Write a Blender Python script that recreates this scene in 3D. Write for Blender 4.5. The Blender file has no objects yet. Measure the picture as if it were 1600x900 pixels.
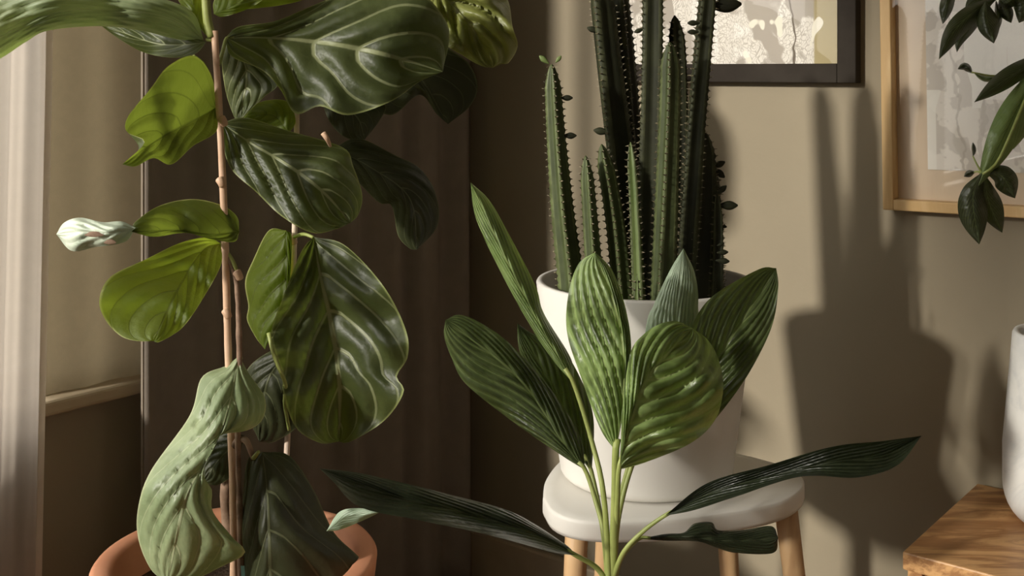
import bpy, bmesh, math, random
from mathutils import Vector, noise as mnoise
random.seed(7)
scene = bpy.context.scene
COL = scene.collection
PI = math.pi

# ------------------------------------------------------------------ camera
CZ = 1.0            # camera height
F = 1800.0          # focal length in pixels of the 1600x900 frame
HY = 110.0          # horizon row
cam_d = bpy.data.cameras.new('camera')
cam = bpy.data.objects.new('camera', cam_d)
COL.objects.link(cam)
cam.location = (0, 0, CZ)
cam.rotation_euler = (PI / 2, 0, 0)
cam_d.sensor_width = 36.0
cam_d.lens = 36.0 * F / 1600.0
cam_d.shift_y = -(450.0 - HY) / 1600.0
cam_d.clip_start = 0.02
scene.camera = cam

# ------------------------------------------------------------------ sky, sun, exposure
SKY = 4.5
world = bpy.data.worlds.new('sky')
scene.world = world
world.use_nodes = True
wn = world.node_tree
bg = wn.nodes['Background']
tc = wn.nodes.new('ShaderNodeTexCoord')
sx = wn.nodes.new('ShaderNodeSeparateXYZ')
wn.links.new(tc.outputs['Generated'], sx.inputs[0])
rm = wn.nodes.new('ShaderNodeValToRGB')
rm.color_ramp.elements[0].position = 0.44
rm.color_ramp.elements[0].color = (0.22, 0.19, 0.14, 1)
rm.color_ramp.elements[1].position = 0.56
rm.color_ramp.elements[1].color = (1.0, 0.97, 0.91, 1)
mr = wn.nodes.new('ShaderNodeMapRange')
mr.inputs['From Min'].default_value = -1
wn.links.new(sx.outputs['Z'], mr.inputs['Value'])
wn.links.new(mr.outputs[0], rm.inputs[0])
wn.links.new(rm.outputs[0], bg.inputs['Color'])
bg.inputs['Strength'].default_value = SKY

UB = Vector((0.7826, -0.6225, 0)).normalized()      # along the back wall, to the right
UT = Vector((-0.6225, -0.7826, 0)).normalized()     # along the left wall, towards the camera
CORNER = Vector((-0.084, 2.262, 0))
WIN0, WIN1 = 0.99, 6.30                             # window run along the left wall, lengthened to light the front leaves
Z_SILL, Z_HEAD = 0.535, 2.45
po_d = bpy.data.lights.new('window_daylight', 'AREA')
po_d.shape = 'RECTANGLE'
po_d.size = WIN1 - WIN0
po_d.size_y = Z_HEAD - Z_SILL
po_d.cycles.is_portal = True                        # only guides the sky light through the opening
po = bpy.data.objects.new('window_daylight', po_d)
COL.objects.link(po)
pc = CORNER + UT * ((WIN0 + WIN1) / 2) - UB * 0.075
po.location = (pc.x, pc.y, (Z_SILL + Z_HEAD) / 2)
po.rotation_euler = UB.to_track_quat('-Z', 'Z').to_euler()

SUN_SLOPE = 0.205            # run away from the left wall against run along it
SUN_EL = math.radians(17)
d = (-UT + SUN_SLOPE * UB).normalized()
sun_dir = Vector((d.x * math.cos(SUN_EL), d.y * math.cos(SUN_EL), -math.sin(SUN_EL)))
sun_d = bpy.data.lights.new('sun', 'SUN')
sun_d.energy = 5.3
sun_d.color = (1.0, 0.94, 0.84)
sun_d.angle = math.radians(3.4)
sun = bpy.data.objects.new('sun', sun_d)
COL.objects.link(sun)
sun.rotation_euler = sun_dir.to_track_quat('-Z', 'Y').to_euler()
sun.location = (-3, -3, 4)

scene.view_settings.view_transform = 'Standard'
scene.view_settings.look = 'None'
scene.view_settings.gamma = 1.0
scene.view_settings.use_curve_mapping = False
scene.view_settings.exposure = 0.12
try:
    scene.cycles.max_bounces = 8
    scene.cycles.transparent_max_bounces = 12
    scene.cycles.caustics_reflective = False
    scene.cycles.caustics_refractive = False
except Exception:
    pass


# ------------------------------------------------------------------ coordinates
def P(x, y, Y):
    """a point of the room seen at (x, y) at distance Y"""
    return Vector(((x - 800.0) / F * Y, Y, CZ - (y - HY) / F * Y))


def W(s, t, z):
    """s along the back wall from the corner, t along the left wall from the corner"""
    v = CORNER + UB * s + UT * t
    return Vector((v.x, v.y, z))


def t_at(px, s):
    """where the vertical line in column px meets the plane s = const"""
    r = (px - 800.0) / F
    o = CORNER + UB * s
    return (r * o.y - o.x) / (UT.x - r * UT.y)


def s_at(px, t=0.0):
    r = (px - 800.0) / F
    o = CORNER + UT * t
    return (r * o.y - o.x) / (UB.x - r * UB.y)


# ------------------------------------------------------------------ materials
class NT:
    def __init__(self, name):
        self.m = bpy.data.materials.new(name)
        self.m.use_nodes = True
        self.t = self.m.node_tree
        self.t.nodes.clear()
        self.out = self.t.nodes.new('ShaderNodeOutputMaterial')

    def n(self, typ, **kw):
        o = self.t.nodes.new(typ)
        for k, v in kw.items():
            setattr(o, k, v)
        return o

    def l(self, a, b):
        self.t.links.new(a, b)

    def val(self, sock, v):
        if isinstance(v, (int, float)):
            sock.default_value = v
        elif isinstance(v, (tuple, list)):
            sock.default_value = tuple(v) if len(v) == len(sock.default_value) else tuple(v) + (1,)
        else:
            self.l(v, sock)

    def math(self, op, a, b=None, c=None, clamp=False):
        o = self.n('ShaderNodeMath', operation=op, use_clamp=clamp)
        for i, v in enumerate((a, b, c)):
            if v is not None:
                self.val(o.inputs[i], v)
        return o.outputs[0]

    def mix(self, f, a, b):
        o = self.n('ShaderNodeMix', data_type='RGBA')
        self.val(o.inputs[0], f)
        self.val(o.inputs[6], a)
        self.val(o.inputs[7], b)
        return o.outputs[2]

    def step(self, v, lo, hi):
        o = self.n('ShaderNodeMapRange', interpolation_type='SMOOTHSTEP')
        self.val(o.inputs['Value'], v)
        o.inputs['From Min'].default_value = lo
        o.inputs['From Max'].default_value = hi
        return o.outputs[0]

    def coord(self, kind='Object', scale=(1, 1, 1), rot=(0, 0, 0)):
        c = self.n('ShaderNodeTexCoord')
        m = self.n('ShaderNodeMapping')
        m.inputs['Scale'].default_value = scale
        m.inputs['Rotation'].default_value = rot
        self.l(c.outputs[kind], m.inputs[0])
        return m.outputs[0]

    def noise(self, vec, scale, detail=4, rough=0.55, dist=0.0):
        o = self.n('ShaderNodeTexNoise')
        self.l(vec, o.inputs['Vector'])
        o.inputs['Scale'].default_value = scale
        o.inputs['Detail'].default_value = detail
        o.inputs['Roughness'].default_value = rough
        o.inputs['Distortion'].default_value = dist
        return o.outputs['Fac']

    def bump(self, h, strength, dist):
        o = self.n('ShaderNodeBump')
        o.inputs['Strength'].default_value = strength
        o.inputs['Distance'].default_value = dist
        self.l(h, o.inputs['Height'])
        return o.outputs[0]

    def bsdf(self, color, rough=0.5, spec=0.5, normal=None, metal=0.0):
        o = self.n('ShaderNodeBsdfPrincipled')
        self.val(o.inputs['Base Color'], color)
        self.val(o.inputs['Roughness'], rough)
        self.val(o.inputs['Specular IOR Level'], spec)
        self.val(o.inputs['Metallic'], metal)
        if normal is not None:
            self.l(normal, o.inputs['Normal'])
        return o.outputs[0]

    def mixs(self, f, a, b):
        o = self.n('ShaderNodeMixShader')
        self.val(o.inputs[0], f)
        self.l(a, o.inputs[1])
        self.l(b, o.inputs[2])
        return o.outputs[0]

    def end(self, s):
        self.l(s, self.out.inputs[0])
        return self.m


def mottled(name, c1, c2, scale=6, rough=0.6, spec=0.4, bump=0.0, bscale=60, stretch=(1, 1, 1), bdist=0.002):
    k = NT(name)
    v = k.coord('Object', stretch)
    n = k.noise(v, scale, 5)
    col = k.mix(k.step(n, 0.3, 0.7), c1, c2)
    nm = k.bump(k.noise(v, bscale, 3), bump, bdist) if bump else None
    return k.end(k.bsdf(col, rough, spec, nm))


def wood(name, c1, c2, axis_rot=0.0, rough=0.45, ring=9.0, stretch=(1.0, 9.0, 9.0)):
    k = NT(name)
    v = k.coord('Object', stretch, (0, 0, axis_rot))
    n1 = k.noise(v, 2.2, 6, 0.6, 1.4)
    n2 = k.noise(v, 16, 4, 0.7, 0.4)
    g = k.math('MULTIPLY', k.math('PINGPONG', k.math('MULTIPLY', n1, ring), 1.0), 0.65)
    g = k.math('ADD', g, k.math('MULTIPLY', n2, 0.35))
    col = k.mix(k.step(g, 0.15, 0.85), c1, c2)
    return k.end(k.bsdf(col, rough, 0.35, k.bump(n2, 0.12, 0.001)))


def leaf_material(name, dark, light, vein, trans, nv, slope, vein_w, tf=0.32, rough=0.38, stripe=0.0, edge=None, mid_w=0.035, spec=0.5, blotch=14):
    """u runs from stalk to tip, v from side to side; veins leave the midrib at an angle"""
    k = NT(name)
    uv = k.n('ShaderNodeUVMap', uv_map='Vein')
    sp = k.n('ShaderNodeSeparateXYZ')
    k.l(uv.outputs[0], sp.inputs[0])
    v = sp.outputs[1]
    dist = k.math('PINGPONG', sp.outputs[0], 0.5)
    ob = k.coord('Object')
    side = k.math('SUBTRACT', 1.0, k.step(dist, vein_w * 0.35, vein_w))
    side = k.math('MULTIPLY', side, k.math('SUBTRACT', 1.0, k.math('MULTIPLY', v, 0.55)))
    midr = k.math('SUBTRACT', 1.0, k.step(v, mid_w * 0.4, mid_w))
    vv = k.math('MAXIMUM', side, midr)
    bl = k.step(k.noise(ob, blotch, 4, 0.6), 0.35, 0.7)
    col = k.mix(bl, dark, light)
    if stripe > 0:
        st = k.math('MULTIPLY', k.step(dist, 0.10, 0.36), k.math('MULTIPLY_ADD', k.step(k.noise(ob, 26, 3, 0.6), 0.36, 0.6), 0.75, 0.25))
        col = k.mix(k.math('MULTIPLY', st, stripe), col, tuple(c * 0.22 for c in dark))  # dark bands: leaf stripes plus shade of the pleats put into the colour
    col = k.mix(k.math('MULTIPLY', vv, 0.8), col, vein)
    if edge:
        col = k.mix(k.step(v, 0.955, 0.99), col, edge)  # lit leaf rims put into the margin colour
    net = k.noise(ob, 60, 3, 0.55)
    h = k.math('ADD', k.math('MULTIPLY', net, 1.0), k.math('MULTIPLY', vv, -0.35))
    nm = k.bump(h, 0.35, 0.004)
    front = k.bsdf(col, rough, spec, nm)
    tr = k.n('ShaderNodeBsdfTranslucent')
    tcol = k.mix(k.math('MULTIPLY', vv, 0.6), trans, tuple(c * 0.45 for c in trans))
    k.l(tcol, tr.inputs['Color'])
    k.l(nm, tr.inputs['Normal'])
    return k.end(k.mixs(tf, front, tr.outputs[0]))


def plaster(name, base):
    k = NT(name)
    v = k.coord('Object')
    n = k.noise(v, 1.7, 5, 0.6)
    col = k.mix(k.step(n, 0.25, 0.75), tuple(c * 0.93 for c in base), tuple(c * 1.06 for c in base))
    nm = k.bump(k.noise(v, 90, 3, 0.6), 0.12, 0.002)
    return k.end(k.bsdf(col, 0.75, 0.25, nm))


def cloth(name, base, trans, t_fac, clear, weave=900):
    k = NT(name)
    v = k.coord('Object')
    n = k.noise(v, weave, 2, 0.5)
    n2 = k.noise(v, 40, 4, 0.6)
    col = k.mix(k.step(n2, 0.3, 0.7), tuple(c * 0.9 for c in base), base)
    nm = k.bump(n, 0.25, 0.0006)
    df = k.n('ShaderNodeBsdfDiffuse')
    k.l(col, df.inputs[0])
    k.l(nm, df.inputs['Normal'])
    tr = k.n('ShaderNodeBsdfTranslucent')
    tr.inputs[0].default_value = (*trans, 1)
    s = k.mixs(t_fac, df.outputs[0], tr.outputs[0])
    tp = k.n('ShaderNodeBsdfTransparent')
    s = k.mixs(clear, s, tp.outputs[0])
    return k.end(s)


def pane_glass(name, strength=1.0):
    k = NT(name)
    tp = k.n('ShaderNodeBsdfTransparent')
    gl = k.n('ShaderNodeBsdfGlossy')
    gl.inputs['Roughness'].default_value = 0.015
    fr = k.n('ShaderNodeLayerWeight')
    f = k.math('MULTIPLY_ADD', k.math('POWER', fr.outputs['Facing'], 5.0), 0.94, 0.045)
    return k.end(k.mixs(k.math('MULTIPLY', f, strength, clamp=True), tp.outputs[0], gl.outputs[0]))


WALL = (0.295, 0.25, 0.175)
M = {}
M['wall'] = plaster('wall_paint', WALL)
M['ceiling'] = plaster('ceiling_paint', (0.62, 0.60, 0.565))
M['wall_far'] = plaster('pale_wall_paint', (0.42, 0.40, 0.37))
M['floor'] = wood('floor_boards', (0.12, 0.08, 0.05), (0.20, 0.135, 0.085), 0.6)
M['trim'] = mottled('painted_trim', (0.42, 0.34, 0.23), (0.48, 0.39, 0.27), 12, 0.5, 0.4)
M['window'] = mottled('window_paint', (0.62, 0.58, 0.50), (0.68, 0.64, 0.56), 12, 0.45, 0.4)
M['pane'] = pane_glass('window_glass')
M['sheer'] = cloth('sheer_voile', (0.62, 0.58, 0.53), (0.44, 0.385, 0.33), 0.6, 0.02)
M['hem'] = cloth('sheer_hem', (0.82, 0.78, 0.71), (0.8, 0.74, 0.66), 0.55, 0.0)
M['blind'] = cloth('beige_linen', (0.40, 0.32, 0.21), (0.13, 0.105, 0.065), 0.5, 0.0)
M['drape_hem'] = mottled('drape_hem', (0.22, 0.185, 0.145), (0.25, 0.21, 0.165), 30, 0.9, 0.1)
M['drape'] = mottled('dark_brown_drape', (0.205, 0.172, 0.142), (0.225, 0.19, 0.157), 30, 0.9, 0.1, 0.2, 500)
M['terracotta'] = mottled('terracotta', (0.56, 0.25, 0.14), (0.66, 0.32, 0.19), 9, 0.7, 0.25, 0.15, 120)
M['soil'] = mottled('potting_soil', (0.035, 0.024, 0.016), (0.075, 0.052, 0.034), 60, 0.95, 0.1, 0.8, 140, bdist=0.006)
M['white_pot'] = mottled('matte_white_ceramic', (0.66, 0.635, 0.585), (0.70, 0.675, 0.62), 5, 0.5, 0.35)
M['stool_seat'] = mottled('white_painted_seat', (0.68, 0.655, 0.60), (0.72, 0.695, 0.64), 7, 0.45, 0.4)
M['stool_leg'] = wood('pale_beech', (0.46, 0.28, 0.14), (0.58, 0.38, 0.20), 0, 0.5, 5, (9, 9, 1))
M['sideboard'] = wood('oiled_oak', (0.36, 0.175, 0.070), (0.66, 0.38, 0.165), 0.672, 0.42, 7, (1.6, 9, 9))
M['black_frame'] = mottled('black_stained_wood', (0.028, 0.022, 0.017), (0.038, 0.031, 0.024), 20, 0.65, 0.1)
M['oak_frame'] = wood('light_oak', (0.60, 0.39, 0.17), (0.74, 0.53, 0.27), 0, 0.45, 4, (6, 6, 1))
M['mat'] = mottled('tan_mat_board', (0.66, 0.53, 0.39), (0.70, 0.57, 0.42), 15, 0.8, 0.2)
M['cane_pale'] = mottled('weathered_cane', (0.60, 0.47, 0.37), (0.70, 0.57, 0.47), 30, 0.55, 0.3)
M['cane'] = mottled('bamboo_cane', (0.52, 0.33, 0.21), (0.62, 0.42, 0.29), 30, 0.5, 0.4)
M['bark'] = mottled('brown_bark', (0.16, 0.10, 0.065), (0.30, 0.20, 0.14), 45, 0.75, 0.25, 0.5, 150)
M['petiole'] = mottled('green_stalk', (0.22, 0.26, 0.07), (0.32, 0.36, 0.11), 25, 0.45, 0.4)
M['tag'] = mottled('teal_plastic', (0.20, 0.48, 0.46), (0.24, 0.52, 0.50), 20, 0.4, 0.4)
M['fig'] = leaf_material('fig_leaf', (0.036, 0.048, 0.015), (0.070, 0.088, 0.030), (0.36, 0.39, 0.20), (0.26, 0.34, 0.04), 7, 0.42, 0.075, 0.26, 0.46, edge=(0.24, 0.27, 0.10), mid_w=0.05)
M['fig_lime'] = leaf_material('fig_lime_leaf', (0.20, 0.22, 0.055), (0.30, 0.32, 0.11), (0.36, 0.38, 0.16), (0.34, 0.38, 0.05), 5, 0.4, 0.05, 0.3, 0.4, edge=(0.42, 0.44, 0.18))
M['fig_dark'] = leaf_material('shaded_fig_leaf', (0.024, 0.028, 0.011), (0.038, 0.044, 0.018), (0.11, 0.12, 0.06), (0.10, 0.12, 0.02), 7, 0.42, 0.05, 0.12, 0.5, edge=(0.10, 0.11, 0.05), spec=0.35)  # darker copy: shade from other leaves put into the colour
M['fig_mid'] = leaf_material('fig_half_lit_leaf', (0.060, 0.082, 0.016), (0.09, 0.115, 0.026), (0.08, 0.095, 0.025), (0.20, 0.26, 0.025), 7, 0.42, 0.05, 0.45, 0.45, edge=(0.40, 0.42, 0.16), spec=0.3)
M['fig_backlit'] = leaf_material('fig_backlit_leaf', (0.085, 0.12, 0.016), (0.12, 0.16, 0.026), (0.09, 0.11, 0.025), (0.34, 0.44, 0.03), 7, 0.42, 0.06, 0.5, 0.45, edge=(0.40, 0.42, 0.16), spec=0.3)  # yellow-green glow of light from behind put into the leaf colour
M['fig_pale'] = leaf_material('fig_highlight_leaf', (0.20, 0.255, 0.13), (0.29, 0.35, 0.19), (0.46, 0.50, 0.30), (0.34, 0.44, 0.10), 6, 0.42, 0.05, 0.22, 0.42, edge=(0.42, 0.45, 0.26))  # pale mint highlights put into the leaf colour
M['fig_tip'] = leaf_material('fig_lit_tip', (0.42, 0.50, 0.38), (0.56, 0.62, 0.50), (0.60, 0.64, 0.50), (0.4, 0.5, 0.3), 5, 0.4, 0.05, 0.15, 0.4)  # whitish sheen on the lit tip put into the colour
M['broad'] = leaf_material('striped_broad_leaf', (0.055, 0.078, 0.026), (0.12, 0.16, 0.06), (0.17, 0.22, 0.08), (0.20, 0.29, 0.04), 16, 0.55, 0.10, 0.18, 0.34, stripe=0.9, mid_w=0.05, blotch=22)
M['broad_lit'] = leaf_material('sunlit_broad_leaf', (0.22, 0.32, 0.10), (0.34, 0.46, 0.17), (0.38, 0.47, 0.18), (0.30, 0.42, 0.05), 15, 0.75, 0.12, 0.25, 0.34, stripe=0.95, mid_w=0.05, blotch=18)  # brighter copy: sunlight on the front leaves put into the colour
M['broad_dark'] = leaf_material('shaded_broad_leaf', (0.020, 0.026, 0.013), (0.030, 0.040, 0.018), (0.05, 0.06, 0.03), (0.06, 0.08, 0.02), 16, 0.55, 0.08, 0.10, 0.33, stripe=0.4, mid_w=0.04)  # darker copy: shade on the low leaves put into the colour
M['broad_mint'] = leaf_material('pale_broad_leaf', (0.28, 0.38, 0.25), (0.42, 0.52, 0.37), (0.34, 0.42, 0.28), (0.3, 0.42, 0.15), 20, 0.8, 0.12, 0.2, 0.4, stripe=0.3, mid_w=0.05)
M['cactus_mid'] = mottled('lit_cactus_skin', (0.040, 0.052, 0.018), (0.07, 0.09, 0.032), 22, 0.55, 0.3, 0.2, 90)  # lighter copy: light on some stems put into the skin colour
M['cactus_rib_dark'] = mottled('shaded_cactus_rib', (0.035, 0.038, 0.018), (0.065, 0.07, 0.032), 60, 0.6, 0.25, 0.2, 90)  # darker rib copy, shade of the unlit stems painted in
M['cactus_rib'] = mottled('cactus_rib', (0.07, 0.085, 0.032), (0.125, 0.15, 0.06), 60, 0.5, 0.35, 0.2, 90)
M['cactus'] = mottled('shaded_cactus_skin', (0.018, 0.019, 0.010), (0.030, 0.033, 0.015), 22, 0.65, 0.2, 0.2, 90)  # darker copy: unlit stems have their shade put into the skin
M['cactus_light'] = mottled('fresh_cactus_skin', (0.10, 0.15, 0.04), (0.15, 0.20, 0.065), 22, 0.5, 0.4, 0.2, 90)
M['spine'] = mottled('cactus_spines', (0.05, 0.035, 0.02), (0.30, 0.26, 0.16), 140, 0.6, 0.3)
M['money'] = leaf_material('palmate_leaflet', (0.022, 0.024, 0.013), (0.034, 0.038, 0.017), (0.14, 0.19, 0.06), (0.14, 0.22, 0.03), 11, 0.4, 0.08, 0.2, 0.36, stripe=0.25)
M['money_lit'] = leaf_material('lit_palmate_leaflet', (0.16, 0.23, 0.075), (0.25, 0.33, 0.12), (0.06, 0.10, 0.03), (0.22, 0.34, 0.05), 11, 0.4, 0.10, 0.25, 0.36, stripe=0.5)  # brighter copy: light on some leaflets put into the green


def marble():
    k = NT('pale_marbled_ceramic')
    v = k.coord('Object')
    n = k.noise(v, 9, 6, 0.65, 1.2)
    col = k.mix(k.step(n, 0.42, 0.62), (0.82, 0.81, 0.77), (0.70, 0.70, 0.68))
    return k.end(k.bsdf(col, 0.4, 0.4))


M['marble'] = marble()


def print_botanical(name, kind):
    """printed sheets: grey twig drawing on off-white paper, reflections and light patches painted in"""
    k = NT(name)
    uv = k.n('ShaderNodeUVMap')
    sp = k.n('ShaderNodeSeparateXYZ')
    k.l(uv.outputs[0], sp.inputs[0])
    u, v = sp.outputs[0], sp.outputs[1]
    mp = k.n('ShaderNodeMapping')
    k.l(uv.outputs[0], mp.inputs[0])
    n = k.noise(mp.outputs[0], 5.0, 3, 0.5)
    paper, grey, white = (0.66, 0.61, 0.54), (0.42, 0.375, 0.32), (0.78, 0.74, 0.67)
    if kind != 'glass_reflection':
        paper, grey = (0.80, 0.75, 0.67), (0.52, 0.47, 0.40)
    if kind == 'glass_reflection':
        mp.inputs['Scale'].default_value = (1.0, 0.7, 1)
        blob = k.step(n, 0.50, 0.53)
        vo = k.n('ShaderNodeTexVoronoi', feature='DISTANCE_TO_EDGE')
        m2 = k.n('ShaderNodeMapping')
        m2.inputs['Scale'].default_value = (26, 12, 1)
        wob = k.n('ShaderNodeTexNoise')
        wob.inputs['Scale'].default_value = 9
        k.l(uv.outputs[0], wob.inputs['Vector'])
        ad = k.n('ShaderNodeMix', data_type='VECTOR')
        ad.inputs[0].default_value = 0.12
        k.l(uv.outputs[0], ad.inputs[4])
        k.l(wob.outputs['Color'], ad.inputs[5])
        k.l(ad.outputs[1], m2.inputs[0])
        k.l(m2.outputs[0], vo.inputs['Vector'])
        line = k.math('SUBTRACT', 1.0, k.step(vo.outputs['Distance'], 0.02, 0.13))
        tex = k.mix(k.math('MULTIPLY', line, 0.75), white, grey)  # white leafy lines: reflected foliage painted into the print
        col = k.mix(blob, tex, grey)
        twig = k.math('ABSOLUTE', k.math('SUBTRACT', k.math('ADD', u, k.math('MULTIPLY', n, 0.25)), 0.93))
        col = k.mix(k.math('SUBTRACT', 1.0, k.step(twig, 0.002, 0.007)), col, (0.16, 0.13, 0.10))
        col = k.mix(k.step(u, 0.885, 0.895), col, (0.40, 0.33, 0.18))  # tan band at the right: shade and reflection painted in
        spot = k.step(k.noise(mp.outputs[0], 14, 1, 0.4), 0.66, 0.69)
        col = k.mix(spot, col, (0.82, 0.78, 0.66))  # bright spots of the reflection, painted into the print
    else:
        mp.inputs['Scale'].default_value = (1.6, 2.2, 1)
        col = k.mix(k.step(n, 0.47, 0.50), paper, (0.64, 0.59, 0.52))
        for cx, lean, w in ((0.20, 0.06, 0.010), (0.27, -0.05, 0.008), (0.14, -0.10, 0.006), (0.52, 0.12, 0.008)):
            c = k.math('ADD', k.math('MULTIPLY', v, lean), cx)
            c = k.math('ADD', c, k.math('MULTIPLY', k.math('SUBTRACT', n, 0.5), 0.10))
            s = k.math('SUBTRACT', 1.0, k.step(k.math('ABSOLUTE', k.math('SUBTRACT', u, c)), w * 0.6, w))
            col = k.mix(k.math('MULTIPLY', s, 0.65), col, grey)
        br = k.n('ShaderNodeTexBrick')
        br.inputs['Scale'].default_value = 5
        m3 = k.n('ShaderNodeMapping')
        m3.inputs['Scale'].default_value = (2.0, 0.8, 1)
        k.l(uv.outputs[0], m3.inputs[0])
        vv = k.n('ShaderNodeTexVoronoi', distance='CHEBYCHEV')
        vv.inputs['Scale'].default_value = 4
        k.l(m3.outputs[0], vv.inputs['Vector'])
        hs = k.n('ShaderNodeSeparateColor')
        k.l(vv.outputs['Color'], hs.inputs[0])
        col = k.mix(k.math('MULTIPLY', k.step(hs.outputs[0], 0.68, 0.72), 0.8), col, (0.88, 0.85, 0.77))  # pale blocks: patches of light painted into the print
    return k.end(k.bsdf(col, 0.7, 0.2))


M['print_a'] = print_botanical('print_with_reflection', 'glass_reflection')
M['print_b'] = print_botanical('botanical_print', 'stems')
M['glass'] = pane_glass('picture_glass', 1.0)


# ------------------------------------------------------------------ mesh helpers
def obj(name, bm, mat, parent=None, smooth=True, recalc=True):
    if recalc:
        bmesh.ops.recalc_face_normals(bm, faces=bm.faces)
    me = bpy.data.meshes.new(name)
    bm.to_mesh(me)
    bm.free()
    for p in me.polygons:
        p.use_smooth = smooth
    me.materials.append(mat)
    o = bpy.data.objects.new(name, me)
    COL.objects.link(o)
    if parent is not None:
        o.parent = parent
        r = parent
        off = Vector((0, 0, 0))
        while r is not None:
            off += r.location
            r = r.parent
        o.location = -off
    return o


def thing(name, label, cat, loc, group=None):
    o = bpy.data.objects.new(name, None)
    o.empty_display_size = 0.05
    COL.objects.link(o)
    o.location = loc
    o['label'] = label
    o['category'] = cat
    if group:
        o['group'] = group
    return o


def tag(o, label, cat):
    o['label'] = label
    o['category'] = cat
    return o


def struct(o):
    o['kind'] = 'structure'
    return o


def box_w(bm, s0, s1, t0, t1, z0, z1):
    """box in wall coordinates"""
    vs = [bm.verts.new(W(s, t, z)) for z in (z0, z1) for s, t in ((s0, t0), (s1, t0), (s1, t1), (s0, t1))]
    for f in ((0, 1, 2, 3), (4, 5, 6, 7), (0, 1, 5, 4), (1, 2, 6, 5), (2, 3, 7, 6), (3, 0, 4, 7)):
        bm.faces.new([vs[i] for i in f])
    return vs


def bevel(bm, w, seg=2):
    bmesh.ops.recalc_face_normals(bm, faces=bm.faces)
    bmesh.ops.bevel(bm, geom=list(bm.edges), offset=w, segments=seg, profile=0.5, affect='EDGES')


def lathe(bm, cx, cy, prof, n=64):
    """prof: list of (radius, z); closed solid of revolution along the profile"""
    rings = []
    for r, z in prof:
        if r < 1e-6:
            rings.append([bm.verts.new((cx, cy, z))])
        else:
            rings.append([bm.verts.new((cx + r * math.cos(2 * PI * i / n), cy + r * math.sin(2 * PI * i / n), z)) for i in range(n)])
    for a, b in zip(rings, rings[1:]):
        for i in range(n):
            j = (i + 1) % n
            if len(a) == 1 and len(b) > 1:
                bm.faces.new((a[0], b[j], b[i]))
            elif len(b) == 1 and len(a) > 1:
                bm.faces.new((a[i], a[j], b[0]))
            elif len(a) > 1:
                bm.faces.new((a[i], a[j], b[j], b[i]))


def catmull(pts, n):
    """n samples, evenly spaced along a smooth curve through pts"""
    pts = [Vector(p) for p in pts]
    if len(pts) == 2:
        return [pts[0].lerp(pts[1], i / (n - 1)) for i in range(n)]
    q = [pts[0] * 2 - pts[1]] + pts + [pts[-1] * 2 - pts[-2]]
    dense = []
    for i in range(1, len(q) - 2):
        p0, p1, p2, p3 = q[i - 1:i + 3]
        for k in range(14):
            t = k / 14
            dense.append(0.5 * ((2 * p1) + (p2 - p0) * t + (2 * p0 - 5 * p1 + 4 * p2 - p3) * t * t + (3 * p1 - p0 - 3 * p2 + p3) * t ** 3))
    dense.append(pts[-1])
    acc = [0.0]
    for a, b in zip(dense, dense[1:]):
        acc.append(acc[-1] + (b - a).length)
    out, j = [], 0
    for i in range(n):
        s = acc[-1] * i / (n - 1)
        while j < len(acc) - 2 and acc[j + 1] < s:
            j += 1
        seg = acc[j + 1] - acc[j]
        out.append(dense[j].lerp(dense[j + 1], (s - acc[j]) / seg if seg > 1e-9 else 0))
    return out


def tube(bm, pts, r0, r1=None, n=10, rings=None, wob=0.0):
    r1 = r0 if r1 is None else r1
    c = catmull(pts, rings or max(6, len(pts) * 5))
    prev = None
    m = len(c)
    for i, p in enumerate(c):
        tg = (c[min(i + 1, m - 1)] - c[max(i - 1, 0)]).normalized()
        ref = Vector((0, 1, 0)) if abs(tg.y) < 0.9 else Vector((1, 0, 0))
        a = tg.cross(ref).normalized()
        b = tg.cross(a)
        r = r0 + (r1 - r0) * i / (m - 1)
        if wob:
            r *= 1 + wob * mnoise.noise(p * 60)
        ring = [bm.verts.new(p + (a * math.cos(2 * PI * k / n) + b * math.sin(2 * PI * k / n)) * r) for k in range(n)]
        if prev:
            for k in range(n):
                bm.faces.new((prev[k], prev[(k + 1) % n], ring[(k + 1) % n], ring[k]))
        else:
            bm.faces.new(ring[::-1])
        prev = ring
    bm.faces.new(prev)


def px3(pts, Y):
    """[(x, y, dY)] -> points at distance Y + dY"""
    return [P(p[0], p[1], Y + (p[2] if len(p) > 2 else 0.0)) for p in pts]


def lerp_list(lst, u):
    if len(lst) == 1:
        return lst[0]
    f = u * (len(lst) - 1)
    i = min(int(f), len(lst) - 2)
    w = f - i
    w = w * w * (3 - 2 * w)
    return lst[i] * (1 - w) + lst[i + 1] * w


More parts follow.
